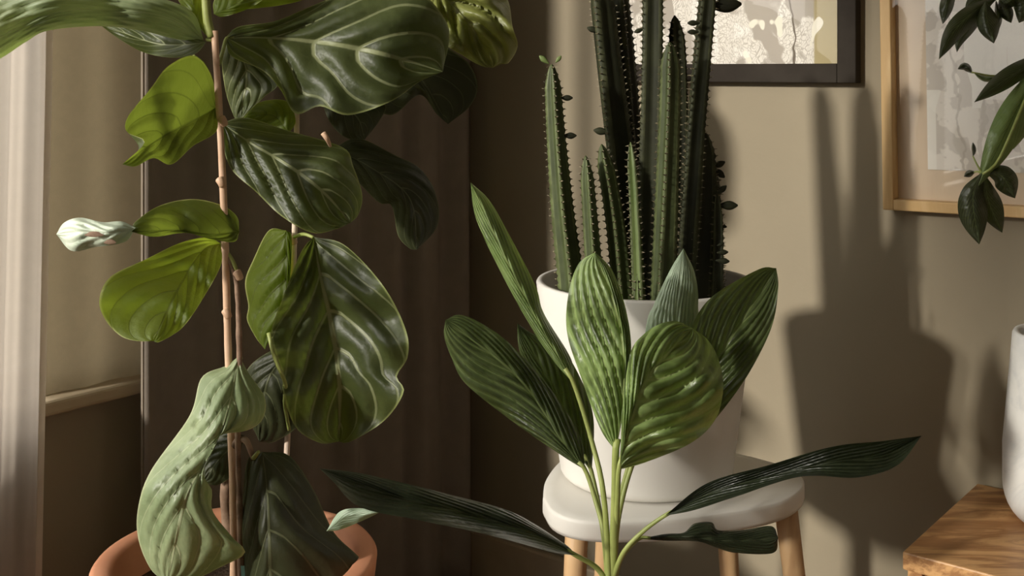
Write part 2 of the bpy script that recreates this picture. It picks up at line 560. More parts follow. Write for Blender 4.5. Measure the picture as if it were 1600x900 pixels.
def leaf(name, parent, mat, mid, left, right, Y, dep=(0, 0), eL=0.02, eR=0.02, quilt=0.003, nv=5.5, slope=0.38,
         ruffle=0.004, waves=3.0, seed=0, nu=56, nh=11):
    """a blade between two outlines; mid, left and right all start at the stalk and end at the tip.
    dep: distance offsets from stalk to tip; eL, eR: how far each margin bends away."""
    base, tip = mid[0], mid[-1]
    cm = catmull([(*p, 0) for p in mid], nu + 1)
    cl = catmull([(*p, 0) for p in [base] + list(left) + [tip]], nu + 1)
    cr = catmull([(*p, 0) for p in [base] + list(right) + [tip]], nu + 1)
    bm = bmesh.new()
    uvl = bm.loops.layers.uv.new('UVMap')
    uvv = bm.loops.layers.uv.new('Vein')
    grid, uvs, uv2 = [], {}, {}
    for i in range(nu + 1):
        u = i / nu
        row = []
        dm = lerp_list(list(dep), u)
        env = math.sin(PI * min(max(u, 0.0), 1.0)) ** 0.6 if 0 < u < 1 else 0.0
        for j in range(-nh, nh + 1):
            v = j / nh
            e = cl[i] if v < 0 else cr[i]
            a = abs(v)
            q = cm[i].lerp(e, a)
            dd = dm + (eL if v < 0 else eR) * (a ** 1.6) * env
            ph = (u - slope * a - 0.10 * a * a) * nv + 0.22 * a * mnoise.noise(Vector((u * 5, v * 2, seed * 2.3))) + 10.0 + (0.22 if v > 0 else 0.0) * min(1.0, a * 6)
            dd -= 1.5 * quilt * env * abs(math.sin(PI * ph)) * math.sin(PI * min(1.0, 0.08 + a * 0.9)) ** 0.7
            dd += 0.35 * quilt * math.exp(-(v / 0.07) ** 2) * env
            dd += ruffle * env * a * a * math.sin(2 * PI * waves * u + seed * 1.7 + (1.3 if v < 0 else 0))
            dd += ruffle * 0.9 * env * mnoise.noise(Vector((u * 4 + seed * 3.1, v * 1.6, seed)))
            vert = bm.verts.new(P(q.x, q.y, Y + dd))
            uvs[vert] = (u, v * 0.5 + 0.5)
            uv2[vert] = (ph, a)
            row.append(vert)
        grid.append(row)
    for i in range(nu):
        for j in range(2 * nh):
            f = bm.faces.new((grid[i][j], grid[i][j + 1], grid[i + 1][j + 1], grid[i + 1][j]))
            for lp in f.loops:
                lp[uvl].uv = uvs[lp.vert]
                lp[uvv].uv = uv2[lp.vert]
    return obj(name, bm, M[mat], parent, True, False)


def stalk(name, parent, mat, pts, Y, r0, r1=None, wob=0.0):
    bm = bmesh.new()
    tube(bm, px3(pts, Y), r0, r1, 9, None, wob)
    return obj(name, bm, M[mat], parent)


# ------------------------------------------------------------------ room shell
H = 2.62
S1, T1, TH = 3.4, 7.0, 0.08
bm = bmesh.new(); box_w(bm, -TH, S1 + TH, -TH, T1 + TH, -0.05, 0.0); struct(obj('floor', bm, M['floor'], None, False))
bm = bmesh.new(); box_w(bm, -TH, S1 + TH, -TH, T1 + TH, H, H + 0.06); struct(obj('ceiling', bm, M['ceiling'], None, False))
bm = bmesh.new(); box_w(bm, -TH, S1 + TH, -TH, 0.0, 0, H); struct(obj('wall_back', bm, M['wall'], None, False))
bm = bmesh.new(); box_w(bm, S1, S1 + TH, 0.0, T1, 0, H); struct(obj('wall_right', bm, M['wall_far'], None, False))
bm = bmesh.new(); box_w(bm, -TH, S1 + TH, T1, T1 + TH, 0, H); struct(obj('wall_front', bm, M['wall_far'], None, False))

T_EDGE = t_at(232, 0.0)          # start of the narrow window bay
T_BAY = WIN0
PIER0, PIER1 = 4.62, 4.74         # unseen wall pier, added to shade a band between the windows
T_END = WIN1
bm = bmesh.new()
box_w(bm, -TH, 0, 0, T_EDGE, 0, H)
box_w(bm, -TH, -0.012, T_EDGE, T_BAY, 0, Z_SILL)
box_w(bm, -TH, 0, T_EDGE, T_BAY, Z_HEAD, H)
box_w(bm, -TH, 0, WIN0, WIN1, 0, Z_SILL)
box_w(bm, -TH, 0, WIN0, WIN1, Z_HEAD, H)
box_w(bm, -TH, 0, PIER0, PIER1, Z_SILL, Z_HEAD)
box_w(bm, -TH, 0, WIN1, T1, 0, H)
struct(obj('wall_left', bm, M['wall'], None, False))

bm = bmesh.new(); box_w(bm, 0, S1, 0, 0.016, 0, 0.106); bevel(bm, 0.004)
struct(obj('baseboard_back', bm, M['trim'], None, False))
bm = bmesh.new(); box_w(bm, 0, 0.016, 0.016, T1, 0, 0.106); bevel(bm, 0.004)
struct(obj('baseboard_left', bm, M['trim'], None, False))
# sill rail and the thin casing strip at the edge of the bay
zs = CZ - (617 - HY) / F * W(0, t_at(150, 0.02), 0).y
bm = bmesh.new(); box_w(bm, -0.03, 0.022, T_EDGE + 0.006, T_END, zs - 0.011, zs + 0.011); bevel(bm, 0.006, 3)
struct(obj('trim_1', bm, M['trim'], None, False))
bm = bmesh.new(); box_w(bm, 0.0, 0.003, T_EDGE - 0.008, T_EDGE - 0.004, 0.106, Z_HEAD); bevel(bm, 0.001)
struct(obj('trim_2', bm, M['trim'], None, False))

def window(name, label, t0, t1, mulls):
    win = bpy.data.objects.new(name, None)
    COL.objects.link(win)
    win.location = W(-0.07, (t0 + t1) / 2, Z_SILL)
    struct(win)
    win['label'] = label
    def wbar(nm, a, b_, z0, z1):
        b = bmesh.new(); box_w(b, -0.085, -0.055, a, b_, z0, z1); bevel(b, 0.004)
        obj(nm, b, M['window'], win, False)
    wbar('window_frame', t0, t1, Z_SILL, Z_SILL + 0.05)
    wbar('window_frame', t0, t1, Z_HEAD - 0.05, Z_HEAD)
    wbar('window_frame', t0, t0 + 0.02, Z_SILL + 0.05, Z_HEAD - 0.05)
    wbar('window_frame', t1 - 0.03, t1, Z_SILL + 0.05, Z_HEAD - 0.05)
    for tm in mulls:
        wbar('mullion', tm, tm + 0.03, Z_SILL + 0.05, Z_HEAD - 0.05)
    edges = [t0 + 0.02] + [x for tm in mulls for x in (tm, tm + 0.03)] + [t1 - 0.03]
    for a, b_ in zip(edges[::2], edges[1::2]):
        bm = bmesh.new()
        vs = [bm.verts.new(W(-0.07, t, z)) for t, z in ((a, Z_SILL + 0.05), (b_, Z_SILL + 0.05), (b_, Z_HEAD - 0.05), (a, Z_HEAD - 0.05))]
        bm.faces.new(vs)
        obj('pane', bm, M['pane'], win, False)
window('window_1', 'narrow white window behind the sheer curtain', T_EDGE + 0.006, T_BAY, ())
window('window_2', 'long bright window beside the fiddle leaf fig', WIN0, PIER0, (1.78,))
window('added_window', 'unseen window added beyond the wall pier to light the front leaves', PIER1, WIN1, ())  # out of view, added so the sun reaches the front leaves

# beige fabric blind behind the sill rail
bld = thing('roller_blind', 'plain beige fabric blind hanging above the sill beside the sheer curtain', 'blind', W(-0.035, T_EDGE + 0.1, zs))
bm = bmesh.new()
n = 24
rows = []
for iz in range(2):
    z = zs + 0.011 if iz == 0 else Z_HEAD - 0.04
    rows.append([bm.verts.new(W(-0.006 + 0.003 * math.sin(i * 0.55), T_EDGE - 0.004 + 0.17 * i / n, z)) for i in range(n + 1)])
for i in range(n):
    bm.faces.new((rows[0][i], rows[0][i + 1], rows[1][i + 1], rows[1][i]))
obj('fabric', bm, M['blind'], bld)
bm = bmesh.new(); tube(bm, [W(-0.022, T_EDGE + 0.002, Z_HEAD - 0.03), W(-0.022, T_EDGE + 0.165, Z_HEAD - 0.03)], 0.018, None, 14)
obj('roller', bm, M['window'], bld)

# sheer curtain
SC = 0.07
cur = thing('sheer_curtain', 'white sheer curtain hanging in soft folds at the left edge', 'curtain', W(SC, 1.0, 0.0))
ta0, tb0 = t_at(80, SC), t_at(60, SC)
bm = bmesh.new()
NZ, NC = 30, 70
gr = []
for iz in range(NZ + 1):
    z = 0.02 + (2.47 - 0.02) * iz / NZ
    edge = tb0 + (ta0 - tb0) * min(1.0, max(0.0, (z - 0.25) / 0.8))
    row = []
    for i in range(NC + 1):
        a = i / NC
        t = edge + 0.095 * a
        s = SC + 0.004 * math.sin(a * 11 + 0.6 * math.sin(z * 1.4)) * min(1, a * 8) + 0.001 * math.sin(a * 31 + z)
        row.append(bm.verts.new(W(s, t, z)))
    gr.append(row)
for i in range(NZ):
    for j in range(NC):
        bm.faces.new((gr[i][j], gr[i][j + 1], gr[i + 1][j + 1], gr[i + 1][j]))
obj('fabric', bm, M['sheer'], cur)
bm = bmesh.new()
gr = []
for iz in range(NZ + 1):
    z = 0.02 + (2.47 - 0.02) * iz / NZ
    edge = tb0 + (ta0 - tb0) * min(1.0, max(0.0, (z - 0.25) / 0.8))
    gr.append([bm.verts.new(W(SC + ds, edge + dt, z)) for ds, dt in ((0.003, -0.001), (0.003, 0.008), (0.0015, 0.008), (0.0015, -0.001))])
for a, b_ in zip(gr, gr[1:]):
    for k in range(4):
        bm.faces.new((a[k], a[(k + 1) % 4], b_[(k + 1) % 4], b_[k]))
bm.faces.new(gr[0]); bm.faces.new(gr[-1])
obj('hem', bm, M['hem'], cur, False)
bm = bmesh.new(); tube(bm, [W(SC, T_EDGE + 0.02, 2.485), W(SC, 6.6, 2.485)], 0.010, None, 12)
obj('curtain_rod', bm, M['window'], cur)

# dark drape gathered towards the corner
DS = 0.055
drp = thing('dark_drape', 'dark brown drape hanging in the corner behind the fiddle leaf fig', 'curtain', W(DS, 0.45, 0.0))
td0, td1 = t_at(229, DS), 0.05
bm = bmesh.new()
gr = []
for iz in range(NZ + 1):
    z = 0.02 + (2.47 - 0.02) * iz / NZ
    row = []
    for i in range(111):
        a = i / 110
        ss = DS - 0.010 + 0.012 * math.sin(a * 46 + 0.5 * math.sin(z * 1.7) + 0.8) * min(1, 0.15 + a * 4) + 0.004 * math.sin(a * 80 + 1.3 * z)
        row.append(bm.verts.new(W(ss, td0 + (td1 - td0) * a, z)))
    gr.append(row)
for i in range(NZ):
    for j in range(110):
        bm.faces.new((gr[i][j], gr[i][j + 1], gr[i + 1][j + 1], gr[i + 1][j]))
o = obj('fabric', bm, M['drape'], drp)
md = o.modifiers.new('thickness', 'SOLIDIFY'); md.thickness = 0.003
bm = bmesh.new()
rows = []
for iz in range(NZ + 1):
    z = 0.02 + (2.47 - 0.02) * iz / NZ
    rows.append([bm.verts.new(W(gs, td0 + dt, z)) for gs, dt in ((DS - 0.011, 0.002), (DS - 0.006, 0.002), (DS - 0.006, -0.003), (DS - 0.011, -0.003))])
for p, q in zip(rows, rows[1:]):
    for k in range(4):
        bm.faces.new((p[k], p[(k + 1) % 4], q[(k + 1) % 4], q[k]))
bm.faces.new(rows[0]); bm.faces.new(rows[-1])
obj('hem', bm, M['drape_hem'], drp, False)
bm = bmesh.new(); tube(bm, [W(DS - 0.01, 0.03, 2.49), W(DS - 0.01, 0.80, 2.49)], 0.012, None, 12)
obj('curtain_rod', bm, M['black_frame'], drp)

# ------------------------------------------------------------------ framed pictures on the back wall
def picture(label, s0, s1, z0, z1, bar, depth, fmat, print_mat, mat_w, tilt=0.0):
    c = W((s0 + s1) / 2, 0.0, (z0 + z1) / 2)
    root = thing('framed_picture', label, 'picture', c)
    parts = []
    for nm, a, b_, c0, c1 in (('frame_bar', s0, s0 + bar, z0, z1), ('frame_bar', s1 - bar, s1, z0, z1),
                              ('frame_bar', s0 + bar, s1 - bar, z0, z0 + bar), ('frame_bar', s0 + bar, s1 - bar, z1 - bar, z1)):
        m = bmesh.new(); box_w(m, a, b_, 0.004, depth, c0, c1); bevel(m, 0.0015)
        obj(nm, m, M[fmat], root, False)
    m = bmesh.new(); box_w(m, s0 + 0.003, s1 - 0.003, 0.002, 0.005, z0 + 0.003, z1 - 0.003)
    obj('backing_board', m, M['mat'], root, False)
    def sheet(name, ins, t, mt):
        b2 = bmesh.new()
        uvl = b2.loops.layers.uv.new('UVMap')
        vs = [b2.verts.new(W(s, t, z)) for s, z in ((s0 + ins, z0 + ins), (s1 - ins, z0 + ins), (s1 - ins, z1 - ins), (s0 + ins, z1 - ins))]
        f = b2.faces.new(vs)
        for lp, uv in zip(f.loops, ((0, 0), (1, 0), (1, 1), (0, 1))):
            lp[uvl].uv = uv
        # paper thickness
        return obj(name, b2, M[mt], root, False, False)
    if mat_w > 0:
        sheet('mat_board', bar, 0.008, 'mat')
    sheet('print', bar + mat_w, 0.0095, print_mat)
    sheet('glass', bar, depth - 0.006, 'glass')
    if tilt:
        axis = UT.copy()
        root.rotation_mode = 'AXIS_ANGLE'
        root.rotation_axis_angle = (tilt, axis.x, axis.y, axis.z)
    return root


def z_at(px, y, t=0.0):
    p = W(s_at(px, t), t, 0)
    return CZ - (y - HY) / F * p.y


picture('black framed print with painted foliage reflections hanging behind the tall cactus', s_at(945, 0.025), s_at(1337, 0.025),
        z_at(1200, 129, 0.025), 1.46, 0.030, 0.025, 'black_frame', 'print_a', 0.0)
picture('light oak framed print with a tan mat, behind the drooping leaves', s_at(1374, 0.03), s_at(1374, 0.03) + 0.50,
        z_at(1383, 324, 0.03), 1.42, 0.016, 0.030, 'oak_frame', 'print_b', 0.045, math.radians(0.9))

# ------------------------------------------------------------------ sideboard
tF = None
p0 = P(1410, 862, 1.41)
Zs = p0.z
rel = p0 - CORNER
sL = rel.dot(UB)
tF = rel.dot(UT)
sb = thing('sideboard', 'low brown oak sideboard with a visible grain at the lower right corner', 'sideboard', W(sL + 0.4, tF / 2, 0))
bm = bmesh.new(); box_w(bm, sL, sL + 1.2, 0.018, tF, Zs - 0.022, Zs); bevel(bm, 0.002)
obj('top', bm, M['sideboard'], sb, False)
for a, b_ in ((sL + 0.004, sL + 0.022), (sL + 1.178, sL + 1.196)):
    bm = bmesh.new(); box_w(bm, a, b_, 0.02, tF - 0.006, 0.10, Zs - 0.022); bevel(bm, 0.0015)
    obj('side_panel', bm, M['sideboard'], sb, False)
bm = bmesh.new(); box_w(bm, sL + 0.022, sL + 1.178, 0.02, tF - 0.03, 0.10, 0.12); obj('bottom_panel', bm, M['sideboard'], sb, False)
bm = bmesh.new(); box_w(bm, sL + 0.022, sL + 1.178, 0.02, 0.03, 0.12, Zs - 0.022); obj('back_panel', bm, M['sideboard'], sb, False)
for k in range(3):
    a = sL + 0.024 + k * 0.385
    bm = bmesh.new(); box_w(bm, a, a + 0.382, tF - 0.024, tF - 0.004, 0.122, Zs - 0.025); bevel(bm, 0.002)
    dr = obj('door', bm, M['sideboard'], sb, False)
    bm = bmesh.new(); lathe(bm, *W(a + 0.34, tF + 0.006, 0).xy, [(0, 0.245), (0.010, 0.247), (0.011, 0.255), (0.010, 0.263), (0, 0.265)], 16)
    obj('knob', bm, M['black_frame'], dr)
for s_, t_ in ((sL + 0.06, 0.07), (sL + 1.14, 0.07), (sL + 0.06, tF - 0.06), (sL + 1.14, tF - 0.06)):
    bm = bmesh.new(); c = W(s_, t_, 0)
    lathe(bm, c.x, c.y, [(0, 0), (0.014, 0), (0.022, 0.10), (0, 0.10)], 16)
    obj('leg', bm, M['stool_leg'], sb)

# ------------------------------------------------------------------ stool
PY = 1.45
PC = P(1009, 740, PY)
ZSEAT = PC.z
seat_out = [(848, 776), (862, 797), (892, 810), (940, 815.5), (1000, 815), (1060, 811), (1130, 802), (1200, 789), (1240, 774), (1257, 755),
            (1247, 738), (1205, 721), (1120, 702), (1020, 694), (945, 694), (900, 702), (872, 722), (852, 750)]
drop = CZ - ZSEAT
def on_seat(x, y):
    Y = drop * F / (y - HY)
    return Vector(((x - 800) / F * Y, Y))
outline = [Vector((*on_seat(x, y), 0)) for x, y in seat_out]
N_OUT = 90
sm = catmull(outline + outline[:1], N_OUT + 1)[:-1]
cen = sum((Vector(v) for v in sm), Vector()) / N_OUT
st = thing('stool', 'small white topped wooden stool carrying the tall cactus pot', 'stool', (cen.x, cen.y, 0))
bm = bmesh.new()
TS = 0.0235
prof = [(0.0, 0.0), (0.9, 0.0), (0.985, 0.0), (0.997, -0.0015), (1.0, -0.005), (1.0, -TS + 0.005), (0.99, -TS), (0.85, -TS), (0.0, -TS)]
rings = []
for k, dz in prof:
    if k == 0.0:
        rings.append([bm.verts.new((cen.x, cen.y, ZSEAT + dz))])
    else:
        rings.append([bm.verts.new((cen.x + (v.x - cen.x) * k, cen.y + (v.y - cen.y) * k, ZSEAT + dz)) for v in sm])
for a, b_ in zip(rings, rings[1:]):
    for i in range(N_OUT):
        j = (i + 1) % N_OUT
        if len(a) == 1:
            bm.faces.new((a[0], b_[i], b_[j]))
        elif len(b_) == 1:
            bm.faces.new((a[j], a[i], b_[0]))
        else:
            bm.faces.new((a[i], b_[i], b_[j], a[j]))
obj('seat', bm, M['stool_seat'], st)
def leg_top(x, y, Y):
    p = P(x, y, Y)
    return Vector((p.x, p.y, ZSEAT - TS + 0.0005))
legs = [(leg_top(903, 835, 1.40), -0.022, -0.02), (leg_top(952, 820, 1.57), -0.02, 0.02), (leg_top(1226, 810, 1.425), 0.055, -0.02), (leg_top(1130, 800, 1.56), 0.03, 0.02)]
for tp, dx, dy in legs:
    bm = bmesh.new()
    tube(bm, [tp, Vector((tp.x + dx, tp.y + dy, 0.0))], 0.0145, 0.0105, 18, 8)
    obj('leg', bm, M['stool_leg'], st)

# ------------------------------------------------------------------ pots
def pot_profile(r_top, r_bot, z0, z1, wall=0.008, rim=0.0, soil_drop=0.03, round_b=0.012):
    pr = [(0, z0), (r_bot - round_b, z0)]
    for i in range(1, 6):
        a = -PI / 2 + i / 5 * PI / 2
        pr.append((r_bot - round_b + round_b * math.cos(a), z0 + round_b + round_b * math.sin(a)))
    if rim:
        zr = z1 - 0.045
        rr = r_bot + (r_top - rim - r_bot) * (zr - z0) / (z1 - z0)
        pr += [(rr, zr - 0.003), (rr + rim, zr), (r_top, z1 - 0.005), (r_top - 0.003, z1 - 0.0008), (r_top - 0.007, z1)]
    else:
        pr += [(r_top, z1 - 0.003), (r_top - 0.0015, z1 - 0.0004)]
    pr += [(r_top - wall - rim * 0.6, z1), (r_top - wall - rim - 0.002, z1 - 0.004)]
    k = (r_top - r_bot) * soil_drop / (z1 - z0)
    pr += [(r_top - wall - rim - 0.002 - k, z1 - soil_drop - 0.01)]
    pr += [(0, z1 - soil_drop - 0.011)]
    return pr


def soil_disc(name, cx, cy, r, z, root):
    bm = bmesh.new()
    prev = [bm.verts.new((cx, cy, z))]
    for k in range(1, 9):
        rr = r * k / 8
        ring = [bm.verts.new((cx + rr * math.cos(2 * PI * i / 40), cy + rr * math.sin(2 * PI * i / 40), z + (0.004 * mnoise.noise(Vector((i * 0.9, k * 1.3, 0))) if k < 8 else 0))) for i in range(40)]
        for i in range(40):
            j = (i + 1) % 40
            if len(prev) == 1:
                bm.faces.new((prev[0], ring[i], ring[j]))
            else:
                bm.faces.new((prev[i], ring[i], ring[j], prev[j]))
        prev = ring
    obj(name, bm, M['soil'], root)


# ------------------------------------------------------------------ tall cactus in the white pot
cac = thing('potted_cactus', 'tall dark cactus clump in a white pot standing on the stool', 'cactus', (PC.x, PC.y, ZSEAT))
RT = 171.0 * PY / F
RB = 134.0 * PY / F
ZRIM = CZ - (437 - HY) / F * PY
bm = bmesh.new(); lathe(bm, PC.x, PC.y, pot_profile(RT, RB, ZSEAT, ZRIM, 0.007, 0, 0.032), 96)
obj('pot', bm, M['white_pot'], cac)
soil_disc('soil', PC.x, PC.y, RT - 0.012, ZRIM - 0.030, cac)
ZSO = ZRIM - 0.034


def cactus_stem(pts, Y, w, mat='cactus', ribs=4, rot=0.3, seed=0, buds=()):
    """pts from the soil up; w: half widths in pixels, base and top"""
    Y -= 0.05
    rnd = random.Random(seed)
    pp = [P(x, y, Y) for x, y in pts]
    b = pp[0].copy(); b.z = ZSO
    if pp[0].z > ZSO + 0.01:
        pp = [b] + pp
    L = sum((q - p).length for p, q in zip(pp, pp[1:]))
    nr = max(12, int(L / 0.0042))
    c = catmull(pp, nr)
    bm = bmesh.new(); sp = bmesh.new()
    per = 6
    npt = ribs * per
    prev = None
    for i, p in enumerate(c):
        u = i / (nr - 1)
        tg = (c[min(i + 1, nr - 1)] - c[max(i - 1, 0)]).normalized()
        a = tg.cross(Vector((0, 1, 0))).normalized()
        q = tg.cross(a)
        R = (w[0] + (w[1] - w[0]) * u) * Y / F
        tipd = (1 - u) * L
        R *= min(1.0, math.sqrt(max(0.0, tipd / 0.028)) if tipd < 0.028 else 1.0)
        R = max(R, 0.0006)
        tooth = 1.0 + (0.075 if i % 2 == 0 else -0.05)
        ring = []
        for k in range(npt):
            th = 2 * PI * k / npt + rot + 0.25 * u
            x = (k % per) / per
            x = min(x, 1 - x) * 2
            rr = R * (1.0 * (1 - x) ** 1.5 + 0.50 * (1 - (1 - x) ** 1.5))
            if k % per == 0:
                rr *= tooth
            dirv = a * math.cos(th) + q * math.sin(th)
            ring.append(bm.verts.new(p + dirv * rr))
            if k % per == 0 and i % 2 == 0 and 0.03 < u < 0.995:
                for sgn in (-1, 1):
                    side = dirv.cross(tg) * sgn
                    dv = (dirv * 0.9 + side * 0.7 + tg * rnd.uniform(-0.2, 0.5)).normalized()
                    ln = rnd.uniform(0.0025, 0.005)
                    o = p + dirv * rr * 0.97
                    e = 0.0009
                    vs = [sp.verts.new(o + tg * e), sp.verts.new(o - tg * e + side * e), sp.verts.new(o - tg * e - side * e), sp.verts.new(o + dv * ln)]
                    for f in ((0, 1, 3), (1, 2, 3), (2, 0, 3)):
                        sp.faces.new([vs[z] for z in f])
        if prev:
            for k in range(npt):
                f = bm.faces.new((prev[k], prev[(k + 1) % npt], ring[(k + 1) % npt], ring[k]))
                if k % per in (0, per - 1):
                    f.material_index = 1
        else:
            bm.faces.new(ring[::-1])
        prev = ring
    bm.faces.new(prev)
    o = obj('stem', bm, M[mat], cac, True)
    o.data.materials.append(M['cactus_rib_dark' if mat == 'cactus' else 'cactus_rib'])
    s = obj('spines', sp, M['spine'], o, False)
    s['kind'] = 'stuff'
    return o


def leaflet(parent, x, y, ang, ln, Y, mat='cactus', w=0.3):
    """little leaf growing from a rib: a flattened spindle"""
    Y -= 0.05
    a = math.radians(ang)
    dx, dy = math.cos(a), -math.sin(a)
    bm = bmesh.new()
    rings = []
    for i in range(9):
        u = i / 8
        hw = ln * w * math.sin(PI * min(1, 0.06 + u * 0.9)) ** 1.2 * (0.4 + 0.6 * u) + 0.4
        cx, cy = x + dx * ln * u, y + dy * ln * u
        rings.append([bm.verts.new(P(cx - dy * hw * c_, cy + dx * hw * c_, Y + hw * 0.35 * s_ * Y / F)) for c_, s_ in ((1, 0), (0.5, 1), (-0.5, 1), (-1, 0), (-0.5, -1), (0.5, -1))])
    for p, q in zip(rings, rings[1:]):
        for k in range(6):
            bm.faces.new((p[k], p[(k + 1) % 6], q[(k + 1) % 6], q[k]))
    bm.faces.new(rings[0]); bm.faces.new(rings[-1])
    return obj('leaflet', bm, M[mat], parent)


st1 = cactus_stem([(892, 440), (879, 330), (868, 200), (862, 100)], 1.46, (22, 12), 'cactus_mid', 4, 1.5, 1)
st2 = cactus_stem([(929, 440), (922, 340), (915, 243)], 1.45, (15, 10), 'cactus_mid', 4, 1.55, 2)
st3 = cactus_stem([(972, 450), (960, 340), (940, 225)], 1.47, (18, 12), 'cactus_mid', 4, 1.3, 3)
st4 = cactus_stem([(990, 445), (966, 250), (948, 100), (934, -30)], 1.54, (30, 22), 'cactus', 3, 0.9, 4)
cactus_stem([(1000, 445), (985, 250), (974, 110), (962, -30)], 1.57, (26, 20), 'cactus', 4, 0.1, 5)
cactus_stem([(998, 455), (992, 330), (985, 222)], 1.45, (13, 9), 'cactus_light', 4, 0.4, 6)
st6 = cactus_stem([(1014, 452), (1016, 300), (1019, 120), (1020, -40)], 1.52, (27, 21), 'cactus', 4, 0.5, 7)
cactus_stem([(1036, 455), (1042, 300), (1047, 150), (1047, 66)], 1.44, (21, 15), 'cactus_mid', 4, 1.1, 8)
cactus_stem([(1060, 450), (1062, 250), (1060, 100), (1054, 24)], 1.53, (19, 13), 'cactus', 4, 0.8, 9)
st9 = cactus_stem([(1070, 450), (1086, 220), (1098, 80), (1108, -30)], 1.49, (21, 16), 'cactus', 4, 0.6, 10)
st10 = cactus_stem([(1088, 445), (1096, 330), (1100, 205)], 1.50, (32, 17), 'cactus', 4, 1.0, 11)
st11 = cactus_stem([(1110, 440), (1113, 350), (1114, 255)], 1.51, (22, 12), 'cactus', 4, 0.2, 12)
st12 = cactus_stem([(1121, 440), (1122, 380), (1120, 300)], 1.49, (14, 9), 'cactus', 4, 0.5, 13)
cactus_stem([(995, 470), (995, 428)], 1.415, (8, 5), 'cactus_light', 4, 0.4, 14)
for par, x, y, an, ln, Y, mt in ((st1, 858, 100, 140, 20, 1.46, 'cactus_light'), (st1, 868, 98, 50, 14, 1.46, 'cactus_light'),
                                 (st1, 875, 153, 0, 20, 1.46, 'cactus'), (st1, 879, 212, 0, 22, 1.46, 'cactus'),
                                 (st4, 953, 207, 172, 26, 1.54, 'cactus'), (st4, 936, 50, 160, 20, 1.54, 'cactus'),
                                 (st11, 1114, 262, -40, 24, 1.51, 'cactus'), (st11, 1113, 262, 25, 22, 1.51, 'cactus'),
                                 (st12, 1120, 303, 40, 20, 1.49, 'cactus'), (st12, 1121, 321, 0, 32, 1.49, 'cactus'),
                                 (st12, 1121, 352, -10, 15, 1.49, 'cactus'), (st12, 1120, 395, 4, 18, 1.46, 'cactus'),
                                 (st12, 1118, 407, -4, 22, 1.46, 'cactus'), (st12, 1120, 384, 20, 12, 1.46, 'cactus'),
                                 (st9, 1104, 10, 4, 55, 1.49, 'cactus'), (st9, 1098, 158, 20, 10, 1.49, 'cactus'),
                                 (st6, 1006, 45, 200, 16, 1.52, 'cactus'), (st9, 1094, 36, 180, 20, 1.47, 'cactus'), (st9, 1092, 50, 180, 18, 1.47, 'cactus')):
    leaflet(par, x, y, an, ln, Y, mt)

# ------------------------------------------------------------------ fiddle leaf fig
FY = 1.42
FX = (370 - 800) / F * FY
ZF = CZ - (868 - HY) / F * FY
fig = thing('fiddle_leaf_fig', 'fiddle leaf fig tied to canes in a terracotta pot beside the window', 'plant', (FX, FY, 0))
bm = bmesh.new(); lathe(bm, FX, FY, pot_profile(218.0 / F * FY, 0.12, 0, ZF, 0.014, 0.010, 0.05), 80)
obj('pot', bm, M['terracotta'], fig)
soil_disc('soil', FX, FY, 0.14, ZF - 0.045, fig)
bm = bmesh.new(); tube(bm, px3([(366, 990, 0.02), (364, 760, 0.0), (357, 560), (350, 330), (343, 180), (335, 48)], FY), 0.0048, 0.0044, 12, 40, 0.15)
obj('cane', bm, M['cane'], fig)
bm = bmesh.new(); tube(bm, px3([(430, 980, 0.10), (448, 710, 0.13), (452, 560, 0.14), (459, 400, 0.14), (463, 250, 0.14), (464, 160, 0.14)], FY), 0.0042, 0.0036, 12, 40, 0.15)
obj('cane', bm, M['cane_pale'], fig)
bm = bmesh.new(); tube(bm, px3([(378, 990, -0.01), (376, 850, -0.01), (372, 700, -0.01), (374, 560, -0.01), (371, 460, -0.005), (366, 425), (348, 388)], FY), 0.0042, 0.0030, 10, 40, 0.35)
obj('trunk', bm, M['bark'], fig)
bm = bmesh.new(); tube(bm, px3([(385, 985, 0.02), (372, 880, 0.02), (352, 790, 0.02), (362, 700, 0.02)], FY), 0.010, 0.006, 12, 24, 0.4)
obj('trunk', bm, M['bark'], fig)
bm = bmesh.new(); tube(bm, px3([(362, 700, 0.0), (372, 688, -0.005), (384, 688, -0.012), (392, 705, -0.015), (396, 718, -0.015)], FY), 0.0045, 0.003, 10, 20, 0.2)
obj('side_shoot', bm, M['bark'], fig)
bm = bmesh.new(); tube(bm, px3([(331, 58), (324, 30), (320, -30)], FY), 0.006, 0.005, 10)
obj('green_shoot', bm, M['petiole'], fig)
bm = bmesh.new(); tube(bm, px3([(505, 208, 0.0), (511, 217, 0.0), (516, 228, 0.02)], FY), 0.0035, 0.002, 10)
obj('bud', bm, M['cane'], fig)
for x, y in ((373, 430), (349, 190), (346, 285), (355, 490), (458, 375)):
    bm = bmesh.new(); tube(bm, px3([(x - 3, y - 5, -0.004), (x, y, -0.006), (x + 2, y + 5, -0.004)], FY + (0.14 if x > 400 else 0)), 0.0054, 0.0046, 9, 6)
    obj('stem_node', bm, M['cane'], fig)
bm = bmesh.new()
for q in ((376, 886), (381, 886), (384, 915), (377, 915)):
    pass
vs = [bm.verts.new(P(x, y, FY - 0.03 + dd)) for dd in (0, 0.001) for x, y in ((376, 884), (382, 884), (384, 920), (378, 920))]
for f in ((0, 1, 2, 3), (4, 5, 6, 7), (0, 1, 5, 4), (1, 2, 6, 5), (2, 3, 7, 6), (3, 0, 4, 7)):
    bm.faces.new([vs[i] for i in f])
obj('plant_tag', bm, M['tag'], fig, False)


